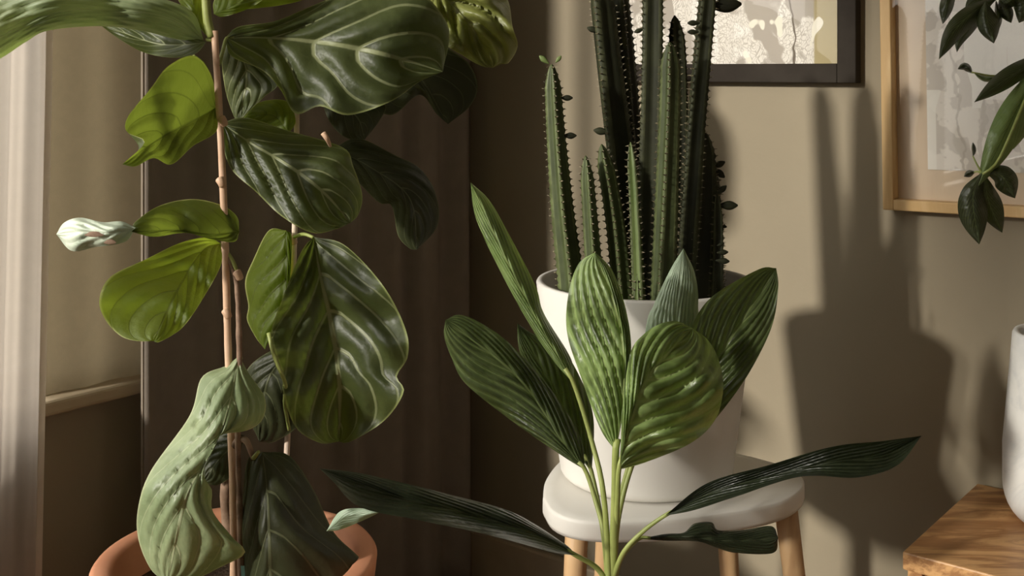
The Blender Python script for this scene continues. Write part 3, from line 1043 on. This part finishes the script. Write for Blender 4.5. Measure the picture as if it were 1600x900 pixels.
def brown_ellipse(parent, cx, cy, rx, ry, Y):
    bm = bmesh.new()
    c = bm.verts.new(P(cx, cy, Y))
    ring = [bm.verts.new(P(cx + rx * math.cos(a) * (1 + 0.2 * math.sin(3 * a)), cy + ry * math.sin(a), Y + 0.002)) for a in [2 * PI * i / 18 for i in range(18)]]
    for i in range(18):
        bm.faces.new((c, ring[i], ring[(i + 1) % 18]))
    obj('brown_patch', bm, M['bark'], parent)  # flat brown ellipse set on the curled tip


def fl(mat, mid, left, right, dY=0.0, dep=(0, 0), eL=0.02, eR=0.02, seed=0, pet=None, name='leaf', **kw):
    o = leaf(name, fig, mat, mid, left, right, FY + dY, dep, eL, eR, seed=seed, **kw)
    if pet:
        bm = bmesh.new()
        tube(bm, px3(pet, FY), 0.0028, 0.0022, 8)
        obj('petiole', bm, M['petiole'], o)
    return o


# big pale leaf sweeping out of the top left
fl('fig_pale', [(318, 62), (255, 25), (150, 15), (60, 28), (-60, 95)], [(280, 62), (220, 48), (155, 41), (75, 48), (40, 66), (-10, 96)],
   [(300, 18), (240, -6), (150, -25), (60, -22), (-30, 20)], -0.06, (0.06, 0.0, -0.08, -0.16), 0.035, 0.05, 1, [(331, 62, 0), (322, 62, 0)], quilt=0.009, nv=3, slope=1.3)
fl('fig', [(322, 66), (285, 70), (235, 66), (150, 34)], [(305, 84), (270, 90), (225, 82), (185, 60)], [(290, 42), (225, 36), (180, 32)], 0.0, (0.0, 0.02, 0.03), -0.02, 0.01, 2, quilt=0.002)
fl('fig_backlit', [(322, 55), (305, 20), (290, -30)], [(295, 25), (275, -10)], [(320, 20), (312, -20)], 0.02, (0, 0.02), 0.0, 0.02, 3, quilt=0.001)
fl('fig_backlit', [(334, 22), (370, 5), (420, -40)], [(335, 0), (360, -40)], [(350, 26), (395, 10), (430, -20)], 0.03, (0, 0.02), 0.02, 0.0, 4, quilt=0.002)
fl('fig_backlit', [(335, 20), (400, -5), (480, -35)], [(380, -25), (430, -40)], [(370, 16), (440, 8), (480, -5)], 0.05, (0, 0.05), 0.02, 0.02, 5, quilt=0.002)
# large leaf right of the cane
fl('fig', [(352, 60), (400, 58), (470, 62), (540, 72), (610, 88), (692, 112)],
   [(372, 42), (430, 33), (490, 8), (550, -14), (640, -22), (700, 40)],
   [(362, 88), (410, 110), (438, 140), (462, 178), (500, 166), (545, 180), (612, 158), (655, 128)], 0.07, (-0.03, 0.0, -0.01, 0.03), 0.05, -0.025, 6,
   [(341, 104, 0), (348, 80, 0.02), (354, 60, 0.04), (366, 59, 0.042)], quilt=0.010, nv=5, slope=0.30, ruffle=0.008, waves=4)
fl('fig', [(356, 62), (385, 110), (372, 192)], [(346, 85), (352, 140), (364, 178)], [(395, 85), (434, 128), (412, 152), (386, 176)], 0.08, (0.0, 0.02), 0.02, -0.01, 7, quilt=0.004, nv=5)
fl('fig_backlit', [(452, 208), (425, 180), (378, 186)], [(440, 222), (410, 208), (390, 196)], [(462, 188), (448, 158), (405, 160)], 0.12, (0, 0), 0.01, 0.02, 8, quilt=0.002)
# leaf below it
fl('fig', [(346, 192), (390, 222), (450, 258), (505, 300), (548, 348)],
   [(348, 225), (362, 265), (400, 300), (440, 338), (488, 364), (525, 358)],
   [(385, 184), (450, 204), (535, 230), (552, 260), (566, 305), (560, 335)], 0.02, (0.0, 0.0, -0.02, 0.0), -0.02, 0.05, 9, quilt=0.008, ruffle=0.006)
# dark leaf behind, right
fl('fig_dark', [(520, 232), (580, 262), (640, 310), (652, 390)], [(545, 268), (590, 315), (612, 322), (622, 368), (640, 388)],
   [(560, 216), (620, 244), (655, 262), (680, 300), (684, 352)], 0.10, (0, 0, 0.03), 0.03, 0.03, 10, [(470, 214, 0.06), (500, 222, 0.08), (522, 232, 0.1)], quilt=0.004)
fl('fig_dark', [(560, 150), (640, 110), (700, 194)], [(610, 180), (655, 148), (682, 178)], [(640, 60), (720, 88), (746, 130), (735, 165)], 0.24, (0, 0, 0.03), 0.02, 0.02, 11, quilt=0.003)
# crinkled bright leaf at the top
fl('fig_lime', [(655, -60), (690, -10), (735, 40), (770, 106)], [(668, 0), (690, 62), (725, 88), (752, 103)], [(740, -40), (790, -6), (801, 42), (809, 72), (795, 98), (784, 100)],
   0.24, (0, -0.02, 0.0), 0.02, 0.01, 12, quilt=0.02, nv=5, ruffle=0.03, waves=3.5)
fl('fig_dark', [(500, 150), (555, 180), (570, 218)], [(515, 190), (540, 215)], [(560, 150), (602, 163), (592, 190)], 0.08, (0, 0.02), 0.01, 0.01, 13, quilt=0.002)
# backlit leaves on the window side
fl('fig_mid', [(338, 168), (300, 190), (250, 216), (191, 257)], [(338, 205), (302, 228), (268, 257), (240, 247), (212, 260)],
   [(330, 118), (303, 87), (262, 104), (234, 140), (200, 182), (198, 206), (226, 222)], 0.01, (0.0, -0.10, -0.20), -0.01, -0.02, 14, [(334, 132, 0), (318, 100, 0), (303, 88, -0.03)], quilt=0.003)
fl('fig_mid', [(374, 362), (330, 366), (280, 360), (205, 362)], [(366, 378), (330, 374), (290, 364), (240, 370)],
   [(370, 338), (345, 320), (300, 311), (250, 321), (212, 346)], 0.0, (0.0, -0.05, -0.14), 0.01, 0.035, 15, quilt=0.003)
tip_leaf = fl('fig_tip', [(212, 356), (170, 364), (125, 362), (88, 366)], [(195, 378), (150, 386), (112, 392)], [(190, 346), (160, 347), (125, 340), (100, 348)], 0.0, (-0.14, -0.17, -0.15, -0.10), 0.03, 0.04, 16, quilt=0.006, nv=4, nu=30, name='curled_leaf_tip')
brown_ellipse(tip_leaf, 147, 366, 14, 4.5, FY - 0.176)
brown_ellipse(tip_leaf, 172, 378, 9, 4, FY - 0.170)
fl('fig_backlit', [(345, 380), (318, 390), (285, 440), (240, 533)], [(345, 415), (315, 470), (285, 512), (250, 534)],
   [(322, 371), (280, 380), (228, 405), (172, 433), (155, 470), (166, 502), (190, 526), (216, 533)], 0.0, (0.0, -0.08, -0.17, -0.22), -0.01, -0.02, 17,
   [(373, 432, 0), (362, 405, 0), (344, 381, 0)], quilt=0.004)
# yellowish leaf by the second cane
fl('fig_backlit', [(447, 360), (448, 420), (440, 485), (414, 546)], [(420, 360), (396, 405), (383, 440), (388, 478), (386, 500), (400, 528)],
   [(456, 372), (453, 440), (444, 490), (422, 520)], 0.10, (0, 0, 0.0), 0.05, 0.02, 18, quilt=0.008, nv=5)
# big hanging leaf
fl('fig', [(490, 370), (500, 430), (518, 510), (530, 600), (530, 690)],
   [(470, 395), (440, 470), (424, 525), (442, 585), (442, 612), (462, 668), (500, 692)],
   [(540, 384), (600, 448), (634, 515), (637, 558), (620, 588), (631, 612), (602, 656), (548, 690)], 0.08, (0.02, 0.0, 0.0, 0.02), -0.05, -0.045, 19,
   [(460, 370, 0.13), (475, 366, 0.11), (490, 371, 0.10)], quilt=0.009, nv=5.5, slope=0.34, ruffle=0.012, waves=5)
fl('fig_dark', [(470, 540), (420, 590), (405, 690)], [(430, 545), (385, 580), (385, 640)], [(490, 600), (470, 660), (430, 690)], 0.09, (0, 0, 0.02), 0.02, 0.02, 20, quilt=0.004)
stalk('petiole', fig, 'petiole', [(420, 520, 0.03), (430, 560, 0.02), (446, 600, 0.03), (445, 630, 0.04), (452, 672, 0.06)], FY, 0.0030, 0.0022)
# big pale leaf, low left
fl('fig_pale', [(374, 556), (356, 640), (335, 700), (290, 780), (262, 910)],
   [(352, 572), (315, 590), (296, 650), (236, 735), (216, 792), (216, 842), (236, 890)],
   [(388, 582), (414, 622), (410, 656), (385, 673), (345, 680), (320, 706), (316, 742), (331, 765), (332, 798), (362, 838), (383, 864), (345, 886), (302, 906)],
   -0.07, (0.06, 0.0, -0.03, -0.02), 0.04, 0.05, 21, [(376, 560, 0), (374, 556, -0.01)], quilt=0.008, nv=6, ruffle=0.008, waves=3, nu=60)
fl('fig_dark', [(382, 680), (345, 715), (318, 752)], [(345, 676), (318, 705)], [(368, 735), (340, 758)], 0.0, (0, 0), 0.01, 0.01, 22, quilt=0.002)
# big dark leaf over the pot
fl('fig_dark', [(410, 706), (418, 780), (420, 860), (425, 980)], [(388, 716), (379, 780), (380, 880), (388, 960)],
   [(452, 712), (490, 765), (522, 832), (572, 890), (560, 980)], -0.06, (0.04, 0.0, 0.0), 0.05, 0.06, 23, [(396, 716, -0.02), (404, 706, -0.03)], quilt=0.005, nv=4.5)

# ------------------------------------------------------------------ broad-leaved plant in front of the stool
BY = 1.12
BX = (957 - 800) / F * BY
brd = thing('broad_leaved_plant', 'broad leaved striped plant with long stalks in front of the stool', 'plant', (BX, BY, 0))
ZB = 0.43
bm = bmesh.new(); lathe(bm, BX, BY, pot_profile(0.095, 0.07, 0, ZB, 0.006, 0, 0.03), 64)
obj('pot', bm, M['terracotta'], brd)
soil_disc('soil', BX, BY, 0.083, ZB - 0.028, brd)


def bl(mat, mid, left, right, dY=0.0, dep=(0, 0), eL=0.02, eR=0.02, seed=0, pet=None, name='leaf', r=0.0028, pm='petiole', **kw):
    kw.setdefault('quilt', 0.004)
    kw.setdefault('nv', 7)
    kw.setdefault('slope', 0.6)
    kw.setdefault('nu', 72)
    kw.setdefault('nh', 20)
    o = leaf(name, brd, mat, mid, left, right, BY + dY, dep, eL, eR, seed=seed, **kw)
    if pet:
        m0, m1 = mid[0], mid[1]
        pet = list(pet) + [(m0[0] * 0.7 + m1[0] * 0.3, m0[1] * 0.7 + m1[1] * 0.3, pet[-1][2] + 0.001)]
        bm = bmesh.new()
        tube(bm, px3(pet, BY), r * 1.2, r * 0.8, 9)
        obj('petiole', bm, M[pm], o)
    return o


ROOT = (955, 1010, 0.0)
bl('broad_lit', [(897, 600), (850, 520), (800, 425), (765, 350), (735, 285)], [(868, 568), (838, 525), (790, 440), (745, 345)], [(892, 560), (850, 490), (836, 445), (792, 360), (764, 312)],
   0.03, (0.0, 0.02, 0.04), 0.03, 0.045, 31, [ROOT, (945, 790, 0.0), (925, 690, 0.02), (897, 600, 0.03)], quilt=0.003)
bl('broad', [(915, 735), (878, 690), (810, 590), (696, 500)], [(878, 712), (800, 658), (728, 600), (706, 560), (694, 525)], [(905, 680), (862, 610), (800, 540), (752, 505), (718, 492)],
   0.05, (0.0, 0.02, 0.02), 0.02, 0.02, 32, [ROOT, (946, 850, 0.02), (930, 780, 0.04), (915, 735, 0.05)], quilt=0.005)
bl('broad', [(925, 740), (880, 640), (808, 505)], [(890, 690), (840, 610), (812, 550)], [(925, 640), (880, 545), (830, 520)], 0.10, (0, 0.01, 0.03), 0.02, 0.02, 33,
   [ROOT, (945, 850, 0.06), (925, 740, 0.10)], quilt=0.004)
bl('broad_lit', [(962, 705), (972, 640), (976, 560), (962, 480), (930, 394)], [(938, 670), (908, 590), (886, 520), (888, 460), (904, 412)], [(972, 655), (986, 560), (980, 492), (958, 425)],
   -0.02, (0.0, 0.0, 0.01, 0.03), 0.03, 0.03, 34, [ROOT, (958, 880, 0), (961, 780, -0.01), (962, 705, -0.02)], r=0.0042, quilt=0.007, nv=5, slope=0.95)
bl('broad_mint', [(985, 720), (1048, 560), (1058, 470), (1068, 388)], [(1008, 520), (1022, 475), (1048, 420)], [(1082, 530), (1091, 478), (1086, 428)], 0.06, (0, 0.01, 0.03), 0.02, 0.02, 35,
   [ROOT, (958, 880, 0.03), (964, 800, 0.04), (985, 720, 0.06)], quilt=0.003, nv=5, slope=1.3)
bl('broad_lit', [(967, 734), (985, 660), (1015, 585), (1082, 513)], [(970, 690), (973, 630), (985, 552), (1005, 523), (1032, 506), (1058, 502)], [(1010, 722), (1080, 692), (1118, 655), (1130, 605), (1122, 560), (1105, 530)],
   -0.03, (0.0, -0.03, -0.02, 0.03), 0.02, 0.055, 36, [ROOT, (962, 850, 0), (965, 780, -0.02), (967, 734, -0.03)], quilt=0.007, nv=7, slope=0.42, ruffle=0.014)
bl('broad', [(990, 722), (1060, 660), (1110, 580), (1160, 500), (1213, 419)], [(1040, 640), (1070, 560), (1080, 512), (1112, 464), (1185, 421)], [(1060, 700), (1100, 672), (1130, 640), (1172, 580), (1206, 510), (1216, 450)],
   0.05, (0, 0.01, 0.04), -0.03, -0.01, 37, [ROOT, (960, 880, 0.03), (968, 800, 0.04), (990, 722, 0.05)], quilt=0.005)
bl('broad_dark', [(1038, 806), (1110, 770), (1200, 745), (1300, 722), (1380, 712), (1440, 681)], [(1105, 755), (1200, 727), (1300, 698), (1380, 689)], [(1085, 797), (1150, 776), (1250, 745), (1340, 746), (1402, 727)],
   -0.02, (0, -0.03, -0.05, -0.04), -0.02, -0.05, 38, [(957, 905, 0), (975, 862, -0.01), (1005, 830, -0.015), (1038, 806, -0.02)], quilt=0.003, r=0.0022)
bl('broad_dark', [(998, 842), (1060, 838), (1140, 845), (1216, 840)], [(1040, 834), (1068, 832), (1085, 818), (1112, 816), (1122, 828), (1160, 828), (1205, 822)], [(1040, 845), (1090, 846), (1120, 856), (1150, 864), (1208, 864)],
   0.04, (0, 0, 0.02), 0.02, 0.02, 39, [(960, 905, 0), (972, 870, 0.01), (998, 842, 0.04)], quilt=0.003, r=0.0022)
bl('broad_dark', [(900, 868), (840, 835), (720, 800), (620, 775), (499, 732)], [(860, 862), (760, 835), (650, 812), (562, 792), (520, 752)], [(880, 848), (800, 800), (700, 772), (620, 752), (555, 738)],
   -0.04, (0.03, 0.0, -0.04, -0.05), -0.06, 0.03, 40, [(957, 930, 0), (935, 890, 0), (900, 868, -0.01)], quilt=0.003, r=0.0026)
bl('broad_mint', [(510, 830), (545, 808), (596, 799)], [(530, 800), (560, 794)], [(530, 828), (570, 812)], -0.03, (-0.02, -0.04), 0.01, 0.01, 41, quilt=0.001, name='leaf_fold', nv=6, nu=24)

# ------------------------------------------------------------------ plant on the sideboard
MY = 1.49
MC = P(1680, 780, MY)
mon = thing('potted_tree', 'drooping palmate-leaved plant in a white marbled pot on the sideboard', 'plant', (MC.x, MC.y, Zs))
zt = CZ - (522 - HY) / F * MY
rp = 0.087
bm = bmesh.new()
prof = [(0, Zs), (rp - 0.035, Zs)]
for i in range(1, 9):
    a = -PI / 2 + i / 8 * PI / 2
    prof.append((rp - 0.035 + 0.035 * math.cos(a), Zs + 0.05 + 0.05 * math.sin(a)))
prof += [(rp, Zs + 0.10), (rp - 0.012, zt - 0.004), (rp - 0.014, zt), (rp - 0.020, zt), (rp - 0.022, zt - 0.005), (rp - 0.018, zt - 0.04), (0, zt - 0.04)]
lathe(bm, MC.x, MC.y, prof, 64)
obj('pot', bm, M['marble'], mon)
soil_disc('soil', MC.x, MC.y, rp - 0.021, zt - 0.025, mon)
top = P(1660, -60, 1.44)
bm = bmesh.new(); tube(bm, [Vector((MC.x, MC.y, zt - 0.03)), Vector((MC.x + 0.01, MC.y, 0.85)), Vector((MC.x - 0.005, MC.y, 1.0)), top], 0.010, 0.005, 12, 30, 0.2)
obj('trunk', bm, M['bark'], mon)
hub1 = (1575, -10)
stalk('leaf_stalk', mon, 'petiole', [(1660, -60, -0.03), (1620, -40, -0.03), (1575, -10, -0.04)], 1.47, 0.0025, 0.0018)
stalk('leaf_stalk', mon, 'petiole', [(1660, -60, -0.03), (1650, 10, -0.05), (1632, 80, -0.05)], 1.47, 0.0025, 0.0018)
stalk('leaf_stalk', mon, 'petiole', [(1632, 80, -0.05), (1600, 160, -0.08), (1560, 250, -0.09), (1535, 272, -0.09)], 1.47, 0.0022, 0.0016)

stalk('leaf_stalk', mon, 'petiole', [(1535, 272, -0.09), (1527, 258, -0.09), (1520, 244, -0.085)], 1.475, 0.0013, 0.0009)
stalk('leaf_stalk', mon, 'petiole', [(1535, 272, -0.09), (1528, 268, -0.088), (1522, 269, -0.085)], 1.475, 0.0013, 0.0009)
stalk('leaf_stalk', mon, 'petiole', [(1632, 80, -0.05), (1600, 100, -0.045), (1560, 118, -0.035), (1518, 113, -0.04)], 1.47, 0.0014, 0.0010)


def ml(mid, wl, wr, Y, mat='money', seed=0, dep=(0, 0)):
    """leaflet with a pointed tip: half widths wl, wr either side of its midrib"""
    if mat == 'money':
        wl, wr = wl * 1.22, wr * 1.22
    c = catmull([(*p, 0) for p in mid], 9)
    L_, R_ = [], []
    for i in range(1, 8):
        u = i / 8
        tg = (c[i + 1] - c[i - 1]).normalized()
        nrm = Vector((tg.y, -tg.x, 0))
        e = math.sin(PI * u ** 1.05) ** 0.95
        L_.append(tuple((c[i] + nrm * wl * e).xy)); R_.append(tuple((c[i] - nrm * wr * e).xy))
    leaf('leaflet', mon, mat, mid, L_, R_, Y, dep, 0.012, 0.012, 0.002, 11, 0.4, 0.003, 2.0, seed, 30, 6)


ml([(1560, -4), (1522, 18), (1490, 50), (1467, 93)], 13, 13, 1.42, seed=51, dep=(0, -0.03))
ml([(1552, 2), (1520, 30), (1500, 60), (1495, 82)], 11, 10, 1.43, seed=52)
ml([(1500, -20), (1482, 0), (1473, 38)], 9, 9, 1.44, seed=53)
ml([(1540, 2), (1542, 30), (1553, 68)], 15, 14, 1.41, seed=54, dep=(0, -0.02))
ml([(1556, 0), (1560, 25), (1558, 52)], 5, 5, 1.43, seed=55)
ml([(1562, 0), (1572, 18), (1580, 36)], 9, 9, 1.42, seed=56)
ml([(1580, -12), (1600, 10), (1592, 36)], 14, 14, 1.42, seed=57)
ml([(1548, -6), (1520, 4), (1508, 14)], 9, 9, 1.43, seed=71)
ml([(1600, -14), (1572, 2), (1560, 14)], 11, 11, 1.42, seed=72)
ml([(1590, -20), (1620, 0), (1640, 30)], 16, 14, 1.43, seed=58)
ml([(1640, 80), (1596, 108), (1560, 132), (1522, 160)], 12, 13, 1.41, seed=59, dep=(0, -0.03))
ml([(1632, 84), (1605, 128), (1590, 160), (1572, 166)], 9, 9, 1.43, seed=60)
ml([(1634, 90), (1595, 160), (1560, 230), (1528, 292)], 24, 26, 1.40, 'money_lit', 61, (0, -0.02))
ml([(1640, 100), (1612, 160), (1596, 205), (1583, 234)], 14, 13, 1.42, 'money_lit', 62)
ml([(1534, 270), (1520, 310), (1530, 382)], 18, 20, 1.38, seed=63)
ml([(1538, 272), (1545, 315), (1566, 364)], 16, 15, 1.385, seed=64, dep=(0, 0.02))
ml([(1540, 270), (1565, 275), (1586, 310)], 16, 15, 1.385, seed=65)
ml([(1530, 285), (1512, 310), (1508, 335)], 8, 8, 1.39, seed=66)
ml([(1524, 268), (1514, 272), (1506, 276)], 4, 5, 1.39, seed=67)
ml([(1520, 245), (1522, 236), (1520, 222)], 3, 3, 1.39, seed=68)
ml([(1520, 115), (1508, 104), (1496, 108)], 5, 5, 1.43, seed=69)
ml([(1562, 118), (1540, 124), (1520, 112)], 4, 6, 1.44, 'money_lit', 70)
